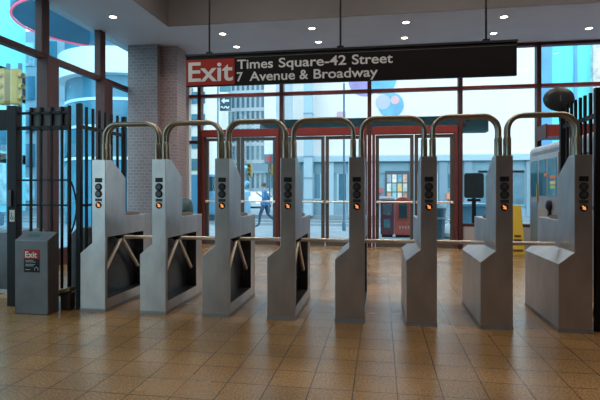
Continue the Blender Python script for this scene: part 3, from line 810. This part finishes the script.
# newspaper boxes
ny = 15.4
def newsbox(px0, px1, round_top, m_, m2, label, ztop):
    xa_, xb_ = at(px0, 189, ny).x, at(px1, 189, ny).x
    e_ = empty('newspaper_box', ((xa_+xb_)/2, ny, GZ), label, 'newspaper box', 'newspaper boxes on the pavement')
    yb = ny+.42
    if round_top:
        hw = (xb_-xa_)/2; cxm = (xa_+xb_)/2; rz = ztop-hw*.75
        prof = [(xa_, GZ+.08), (xb_, GZ+.08)]+[(cxm+hw*math.cos(a), rz+hw*.75*math.sin(a)) for a in [k*PI/12 for k in range(13)]]
        MB().prism(prof, 'y', ny, yb).build('housing', m_, e_, bevel=.015)
        prof = [(cxm+(hw-.07)*math.cos(a), rz-.04+(hw*.75-.06)*math.sin(a)) for a in [k*PI/12 for k in range(13)]]
        MB().prism([(xa_+.08, GZ+.55)]+[(xb_-.08, GZ+.55)]+prof, 'y', ny-.012, ny+.002).build('door', mat('box_red_dark', (.40, .075, .06), .5), e_)
        MB().box(xa_+.13, xb_-.13, ny-.02, ny, GZ+.60, rz).build('display_window', mat('box_window', (.03, .07, .09), .2), e_, bevel=.01)
        w__ = MB()
        for j in range(5): w__.box(xa_+.14+.085*j, xa_+.19+.085*j, ny-.006, ny, GZ+.26+.02*(j % 2), GZ+.36)
        w__.build('worn_lettering', mat('box_letter', (.62, .35, .30), .5), e_)
    else:
        MB().box(xa_, xb_, ny, yb, GZ+.08, ztop).build('housing', m_, e_, bevel=.02)
        MB().prism([(ny-.05, ztop-.07), (yb+.02, ztop+.02), (yb+.02, ztop+.05), (ny-.05, ztop-.02)], 'x', xa_-.03, xb_+.03).build('lid', m2, e_)
        MB().box(xa_+.07, xb_-.07, ny-.015, ny, GZ+.68, GZ+1.03).build('display_window', mat('box_window2', (.12, .16, .20), .2, 0, .4, 12.), e_, bevel=.01)
        MB().box(xa_+.10, xb_-.12, ny-.012, ny, GZ+.30, GZ+.56).build('notice', mat('notice_teal', (.06, .2, .24), .5), e_)
    MB().box(xa_+.04, xb_-.04, ny+.04, yb-.04, GZ, GZ+.08).build('foot', BLACK, e_)
newsbox(380.5, 394, False, mat('box_maroon', (.13, .035, .055), .45), mat('lid_grey', (.25, .22, .26), .5), 'dark maroon newspaper box with flat lid, left of the red one', 1.13)
newsbox(394.5, 411.5, True, mat('box_red', (.52, .10, .075), .45, 0, .1, 5.), None, 'red newspaper box with rounded top seen through the glass doors', 1.17)
# dark bin, bag, black board and blue bin outside
ln = empty('litter_bin', (at(436, 189, 15.2).x, 15.2, GZ), 'dark blue litter bin outside behind the sixth turnstile', 'bin')
m = MB(); c_ = (ln.location.x, 15.2, GZ); m.lathe([(.24,0),(.29,.85),(.31,.87),(.31,.93),(.22,1.0)], c_, 'z', 20); m.build('barrel', mat('bin_dark', (.035, .09, .12), .5), ln, smooth=True)
m = MB(); m.lathe([(.315,.60),(.315,.66)], c_, 'z', 20); m.build('band', BLUE2, ln, smooth=True)
bg = at(451, 232, 15.6)
bag = MB(); bag.lathe([(.10,0),(.34,.05),(.36,.16),(.26,.33),(.09,.46),(.06,.50),(.11,.56)], (bg.x, 15.6, GZ), 'z', 18)
bo_ = bag.build('rubbish_bag', mat('bag_white', (.72, .80, .85), .5, 0, .1, 8., .4), smooth=True, origin=(bg.x, 15.6, GZ)); tag(bo_, 'white tied rubbish bag on the pavement right of the litter bin', 'bag')
by_ = 13.4
bl, br_ = at(464.5, 198, by_), at(484, 173, by_)
wb = empty('black_board', ((bl.x+br_.x)/2, by_, GZ), 'black rounded board on a post outside, left of the seventh turnstile', 'board')
m = MB()
r_ = .06; cc = []
for (ux, uz, a0) in ((br_.x-r_, br_.z-r_, 0), (bl.x+r_, br_.z-r_, PI/2), (bl.x+r_, bl.z+r_, PI), (br_.x-r_, bl.z+r_, 1.5*PI)):
    cc += [(ux+r_*math.cos(a0+k*PI/8), uz+r_*math.sin(a0+k*PI/8)) for k in range(5)]
m.prism(cc, 'y', by_, by_+.10); m.build('panel', mat('board_black', (.018, .022, .028), .45), wb, bevel=.008)
MB().box((bl.x+br_.x)/2-.05, (bl.x+br_.x)/2+.05, by_+.02, by_+.08, GZ, bl.z).build('post', BLACK, wb)
MB().box((bl.x+br_.x)/2-.16, (bl.x+br_.x)/2+.16, by_-.01, by_+.12, bl.z-.09, bl.z-.02).build('neck', BLACK, wb, bevel=.01)
wbn = empty('wheeled_bin', (at(472, 189, 14.4).x, 14.4, GZ), 'blue wheeled bin outside below the black board', 'bin')
x_ = wbn.location.x
MB().prism([(x_-.30,GZ+.06),(x_+.30,GZ+.06),(x_+.36,GZ+1.0),(x_-.36,GZ+1.0)], 'y', 14.2, 14.8).build('tub', mat('bin_blue', (.12, .32, .46), .5), wbn, bevel=.02)
MB().box(x_-.39, x_+.39, 14.15, 14.86, GZ+1.0, GZ+1.09).build('lid', mat('bin_lid', (.16, .38, .52), .5), wbn, bevel=.02)
for s in (-1, 1):
    m = MB(); m.lathe([(.09,0),(.09,.06)], (x_+s*.30-.03, 14.7, GZ+.09), 'x', 16); m.build('wheel', BLACK, wbn)
gb = empty('domed_bin', (at(186, 189, 10.4).x, 10.4, 0), 'dark green domed bin standing by the brick pillar behind the second turnstile', 'bin')
m = MB(); c_ = (gb.location.x, 10.4, 0); m.lathe([(.155,0),(.165,.02),(.165,.98),(.15,1.08),(.11,1.17),(.05,1.21)], c_, 'z', 24); m.build('barrel', mat('bin_green', (.03, .065, .07), .45), gb, smooth=True)
MB().box(gb.location.x-.08, gb.location.x+.08, 10.4-.172, 10.4-.12, .85, .95).build('flap', BLACK, gb)

# vehicles
def make_car(name, x, y, rz, L_, H_, W_, m_, label, van=False):
    e_ = empty(name, (0,0,0), label, name.replace('_', ' '))
    h = H_
    if van: prof = [(-L_/2,.30),(L_/2,.30),(L_/2,.62*h),(L_/2-.35,.66*h),(L_/2-1.0,.98*h),(-L_/2+.1,h),(-L_/2,.9*h)]
    else: prof = [(-L_/2,.30),(L_/2,.30),(L_/2,.50*h),(L_/2-.2,.58*h),(L_*.22,.64*h),(L_*.06,.97*h),(-L_*.24,h),(-L_*.40,.66*h),(-L_/2+.05,.62*h),(-L_/2,.5*h)]
    MB().prism(prof, 'y', -W_/2, W_/2).build('body', m_, e_, bevel=.06)
    gl_ = mat('car_glass', (.03, .09, .12), .1)
    for s in (-1, 1):
        if van: pr_ = [(L_/2-1.05,.62*h),(L_/2-1.25,.93*h),(L_/2-2.2,.93*h),(L_/2-2.2,.62*h)]
        else: pr_ = [(L_*.18,.67*h),(L_*.05,.93*h),(-L_*.22,.94*h),(-L_*.34,.67*h)]
        MB().prism(pr_, 'y', s*W_/2-.012, s*W_/2+.012).build('side_window', gl_, e_)
        for xx in (L_*.30, -L_*.30):
            m = MB(); m.lathe([(.22,-.09),(.31,-.09),(.33,-.06),(.33,.06),(.31,.09),(.22,.09)], (xx, s*(W_/2-.08), .33), 'y', 20); wh = m.build('wheel', BLACK, e_)
            m = MB(); m.lathe([(.19,-.095),(.19,.095)], (xx, s*(W_/2-.08), .33), 'y', 16); m.build('hub', mat('hub_grey', (.4, .42, .44), .4, .5), wh)
        MB().box(L_/2-.03, L_/2+.015, s*W_*.36-.14, s*W_*.36+.14, .40*h, .49*h).build('headlight', mat('headlight', (.9, .88, .75), .2, emit=(1., .9, .7), estr=1.5), e_)
    e_.location = (x, y, -.25); e_.rotation_euler = (0,0,rz)
    return e_
make_car('delivery_van', at(203, 189, 26.2).x, 26.2, 0, 5.0, 2.5, 1.95, mat('van_blue', (.16, .42, .62), .35), 'blue van on the street seen between the second and third turnstiles', True)
make_car('parked_car', at(257, 189, 39).x, 39, -PI/2, 4.5, 1.45, 1.8, mat('car_white', (.7, .74, .76), .3), 'white car facing the station with lit headlights, behind the walking person')
make_car('parked_car', -15.5, 14.5, 1.2, 4.6, 1.5, 1.8, mat('car_navy', (.04, .12, .2), .3), 'dark car in the left street seen low through the gate bars')

# ------------------------------------------------------------------ left street: facade and round marquee
lb = empty('left_building', (-27, 16, -.25), 'long pale cyan glass building across the left street', 'building')
LBW = mat('cyan_wall', (.22, .72, .84), .5, 0, .1, .3)
MB().box(-33, -27, 0, 34, -.25, 22).build('wall', LBW, lb)
LBG = mat('cyan_dark_glass', (.05, .22, .34), .15, 0, .4, .4)
for j, z in enumerate((4.2,)):
    for k in range(9): MB().box(-27.05, -26.9, 1.2+3.6*k, 4.1+3.6*k, z, z+2.3).build('window', LBG, lb)
for k in range(9):
    MB().box(-27.1, -26.9, 1.0+3.6*k, 3.9+3.6*k, .3, 3.2).build('shop_window', mat('shop_lit', (.4, .72, .84), .3, 0, .5, 1.2) if k % 3 else LBG, lb)
MB().box(-27.6, -27, 0, 34, 3.3, 4.0).build('awning', mat('awning_red', (.30, .12, .10), .6), lb)
MB().box(-27.3, -27, 0, 34, 8.0, 10.3).build('band', mat('band_pale', (.62, .86, .92), .5), lb)
st2 = empty('street_front', (-20, 40, -.25), 'blue grey block at the end of the left street, seen between fence bars', 'building')
MB().box(-40, -17.6, 38, 44, -.25, 15).build('wall', mat('grey_blue_wall', (.30, .46, .56), .6, 0, .2, .4), st2)
for k in range(10):
    for j in range(5): MB().box(-39+2.1*k, -37.7+2.1*k, 37.9, 38.1, .4+2.9*j, 2.4+2.9*j).build('window', MATS['shop_lit'] if (k*3+j) % 4 == 0 else LBG, st2)
MX, MY, R_ = -12.57, 20.8, 3.66
mq = empty('round_marquee', (MX, MY, -.25), 'round dark blue marquee with pink rim seen up through the left windows', 'marquee')
m = MB(); m.lathe([(R_-.1,8.9),(R_,9.0),(R_,12.0),(R_-.2,12.1)], (MX,MY,0), 'z', 72); m.build('drum', mat('marquee_blue', (.06, .22, .34), .5, 0, .15, .6), mq, smooth=True)
m = MB(); m.tube([(MX+(R_-.02)*math.cos(a), MY+(R_-.02)*math.sin(a), 8.88) for a in [k*2*PI/72 for k in range(73)]], .05, 8, caps=False); m.build('pink_rim', mat('neon_pink', (.8, .12, .2), .5, emit=(1., .16, .28), estr=.6), mq, smooth=True)
m = MB(); m.lathe([(2.7,6.0),(2.9,6.05),(2.9,7.1),(2.7,7.15)], (-11.3,MY,0), 'z', 60); m.build('pale_band', mat('marquee_pale', (.75, .88, .92), .5), mq, smooth=True)
m = MB(); m.lathe([(2.6,-.25),(2.6,6.0)], (-11.3,MY,0), 'z', 48); gbs = m.build('glass_base', LBG, mq, smooth=True)
for z in (2.6, 3.9, 5.0):
    m = MB(); m.lathe([(2.63,z),(2.63,z+.12)], (-11.3,MY,0), 'z', 48); m.build('ring_band', MATS['band_pale'], gbs, smooth=True)
m = MB(); m.lathe([(1.4,7.1),(1.4,8.95)], (-11.6,MY,0), 'z', 32); m.build('neck', LBG, mq, smooth=True)

# ================================================================== the walking person
def skin_body(name, joints, edges, m_list, paint, parent, origin):
    me = bpy.data.meshes.new(name)
    names = list(joints); idx = {n_: i for i, n_ in enumerate(names)}
    me.from_pydata([Vector(joints[n_][0]) for n_ in names], [(idx[a], idx[b]) for a, b in edges], [])
    o = bpy.data.objects.new('tmp_body', me); COL.objects.link(o)
    md = o.modifiers.new('skin', 'SKIN'); md.use_smooth_shade = True
    sv = me.skin_vertices[0].data
    for n_ in names:
        r_ = joints[n_][1]; sv[idx[n_]].radius = r_ if isinstance(r_, tuple) else (r_, r_)
        sv[idx[n_]].use_root = False
    sv[0].use_root = True
    md2 = o.modifiers.new('sub', 'SUBSURF'); md2.levels = 2; md2.render_levels = 2
    dg = bpy.context.evaluated_depsgraph_get()
    m2 = bpy.data.meshes.new_from_object(o.evaluated_get(dg)); bpy.data.objects.remove(o)
    m2.materials.clear()
    for x in m_list: m2.materials.append(x)
    for p in m2.polygons: p.material_index = paint(p.center); p.use_smooth = True
    b = bpy.data.objects.new(name, m2); COL.objects.link(b); b.parent = parent
    return b
px_, py_ = -4.41, 18.6
pe = empty('person', (px_, py_, GZ), 'person in a blue jacket and dark blue trousers striding left on the pavement', 'person')
SKIN = mat('skin', (.42, .25, .18), .6); JACK = mat('jacket_blue', (.02, .15, .34), .7, 0, .15, 14.); TROU = mat('trousers', (.02, .06, .12), .8); SHOE = mat('shoe', (.012, .016, .022), .5); HAIR = mat('hair_dark', (.015, .016, .02), .6)
# faces -X; forward leg to the left, rear heel lifted to the right
J = {'pelvis': ((0,0,.95), (.14,.12)), 'waist': ((-.01,0,1.10), (.13,.11)), 'chest': ((-.03,0,1.30), (.15,.125)), 'neck0': ((-.04,0,1.46), (.075,.075)), 'neck': ((-.06,0,1.52), (.052,.052)),
     'head': ((-.085,0,1.60), (.085,.075)), 'crown': ((-.075,0,1.69), (.075,.068)),
     'shL': ((-.03,-.17,1.41), .062), 'elL': ((-.02,-.26,1.17), .046), 'wrL': ((-.20,-.22,1.30), .032), 
     'shR': ((-.03,.17,1.41), .062), 'elR': ((.10,.23,1.15), .046), 'wrR': ((.0,.24,.93), .032),
     'hipL': ((-.02,-.09,.90), .095), 'knL': ((-.17,-.09,.50), .062), 'anL': ((-.22,-.09,.10), .042), 'toL': ((-.40,-.10,.035), .034),
     'hipR': ((.02,.09,.90), .095), 'knR': ((.10,.09,.50), .062), 'anR': ((.40,.09,.26), .042), 'toR': ((.44,.10,.09), .034)}
E = [('pelvis','waist'),('waist','chest'),('chest','neck0'),('neck0','neck'),('neck','head'),('head','crown'),
     ('chest','shL'),('shL','elL'),('elL','wrL'),('chest','shR'),('shR','elR'),('elR','wrR'),
     ('pelvis','hipL'),('hipL','knL'),('knL','anL'),('anL','toL'),('pelvis','hipR'),('hipR','knR'),('knR','anR'),('anR','toR')]
def paint(c):
    if c.z > 1.485: return 0
    if c.z < .10 or (c.x > .37 and c.z < .22): return 3
    if c.z < .90: return 2 if abs(c.y) < .2 else 1
    return 1
body = skin_body('body', J, E, [SKIN, JACK, TROU, SHOE], paint, pe, pe.location)
def local(mb, name, m_, parent, smooth=True):
    mb.v = [tuple(Vector(v)+Vector((px_,py_,GZ))) for v in mb.v]
    return mb.build(name, m_, parent, smooth=smooth)
hr = MB(); hr.lathe([(.03,1.755),(.075,1.74),(.094,1.69),(.096,1.64),(.085,1.59),(.05,1.57)], (-.055,0,0), 'z', 18); local(hr, 'hair', HAIR, pe)
fc = MB(); fc.tube([(-.165,0,1.635),(-.195,0,1.60),(-.17,0,1.592)], [.008,.014,.008], 8)
fc.lathe([(.006,-.006),(.016,0),(.006,.006)], (-.08,-.082,1.61), 'y', 10); fc.lathe([(.006,-.006),(.016,0),(.006,.006)], (-.08,.082,1.61), 'y', 10)
local(fc, 'face_features', SKIN, pe)
ey = MB()
for s in (-1, 1): ey.lathe([(.002,-.008),(.010,0),(.002,.008)], (-.158, s*.032, 1.635), 'x', 10)
ey.tube([(-.162,-.022,1.555),(-.168,0,1.553),(-.162,.022,1.555)], .005, 6); local(ey, 'eyes_and_mouth', HAIR, pe)
def hand(wr, d, side, name):
    """palm and five bent fingers growing from the wrist along d"""
    d = Vector(d).normalized(); u = d.cross(Vector(side)).normalized(); n_ = u.cross(d)
    h = MB(); w0 = Vector(wr)
    h.tube([w0-d*.02, w0+d*.02, w0+d*.06, w0+d*.09], [.028,.034,.038,.030], 10)
    for k, L_ in enumerate((.070,.082,.076,.060)):
        b0 = w0+d*.085+u*(.027-.018*k)
        h.tube([b0, b0+d*L_*.5+n_*.010, b0+d*L_*.85+n_*.030], [.009,.0085,.006], 6)
    b0 = w0+d*.025+u*.030
    h.tube([b0, b0+d*.035+u*.025, b0+d*.070+u*.028+n_*.012], [.011,.010,.007], 6)
    return local(h, name, SKIN, pe)
hand(J['wrL'][0], (-.75,.1,.65), (0,1,0), 'hand'); hand(J['wrR'][0], (-.25,0,-1), (0,1,0), 'hand')
hm = MB(); hm.lathe([(.168,.86),(.172,.90),(.165,.98),(.15,1.02)], (0,0,0), 'z', 20); local(hm, 'jacket_hem', JACK, pe)

# ================================================================== light, sky, camera
W = bpy.data.worlds.new('overcast'); scene.world = W; W.use_nodes = True
nt = W.node_tree; bgd = nt.nodes['Background']
tc = nt.nodes.new('ShaderNodeTexCoord'); sp = nt.nodes.new('ShaderNodeSeparateXYZ'); rp = nt.nodes.new('ShaderNodeValToRGB')
nt.links.new(tc.outputs['Generated'], sp.inputs[0]); nt.links.new(sp.outputs[2], rp.inputs[0])
rp.color_ramp.elements[0].position = 0; rp.color_ramp.elements[0].color = (.90, .96, 1., 1)
rp.color_ramp.elements[1].position = .8; rp.color_ramp.elements[1].color = (.76, .88, 1., 1)
nt.links.new(rp.outputs[0], bgd.inputs[0]); bgd.inputs[1].default_value = 2.5
def area(name, loc, sx, sy, power, color, rot=(0,0,0)):
    L = bpy.data.lights.new(name, 'AREA'); L.shape = 'RECTANGLE'; L.size = sx; L.size_y = sy; L.energy = power; L.color = color
    o = bpy.data.objects.new(name, L); COL.objects.link(o); o.location = loc; o.rotation_euler = rot
    return o
for k, x in enumerate((-2.6, 1.0, 4.4)):
    area('tray_fill', (x, 4.2, 6.0), 2.4, .6, 42, (1., .84, .70))  # added unseen fill, no fixture here: lights the near floor, grazes the turnstile fronts
    area('tray_fill', (x, 7.4, 6.0), 2.4, .6, 70, (1., .93, .87))  # second added fill row: brightens the floor behind, ceiling by bounce
S = bpy.data.lights.new('soft_sun', 'SUN'); S.energy = .5; S.angle = .6; S.color = (1., .97, .92)
so = bpy.data.objects.new('soft_sun', S); COL.objects.link(so); so.rotation_euler = (math.radians(50), 0, math.radians(-20))

cam = bpy.data.cameras.new('camera'); co = bpy.data.objects.new('camera', cam); COL.objects.link(co)
co.location = (0,0,CAM_H); co.rotation_euler = (PI/2, 0, YAW)
cam.sensor_width = 36; cam.lens = FPX/600*36; cam.shift_y = -11/600; cam.clip_start = .05; cam.clip_end = 400
scene.camera = co
scene.view_settings.view_transform = 'Standard'; scene.view_settings.look = 'None'; scene.view_settings.gamma = 1
scene.view_settings.use_curve_mapping = False
scene.view_settings.exposure = 0.35
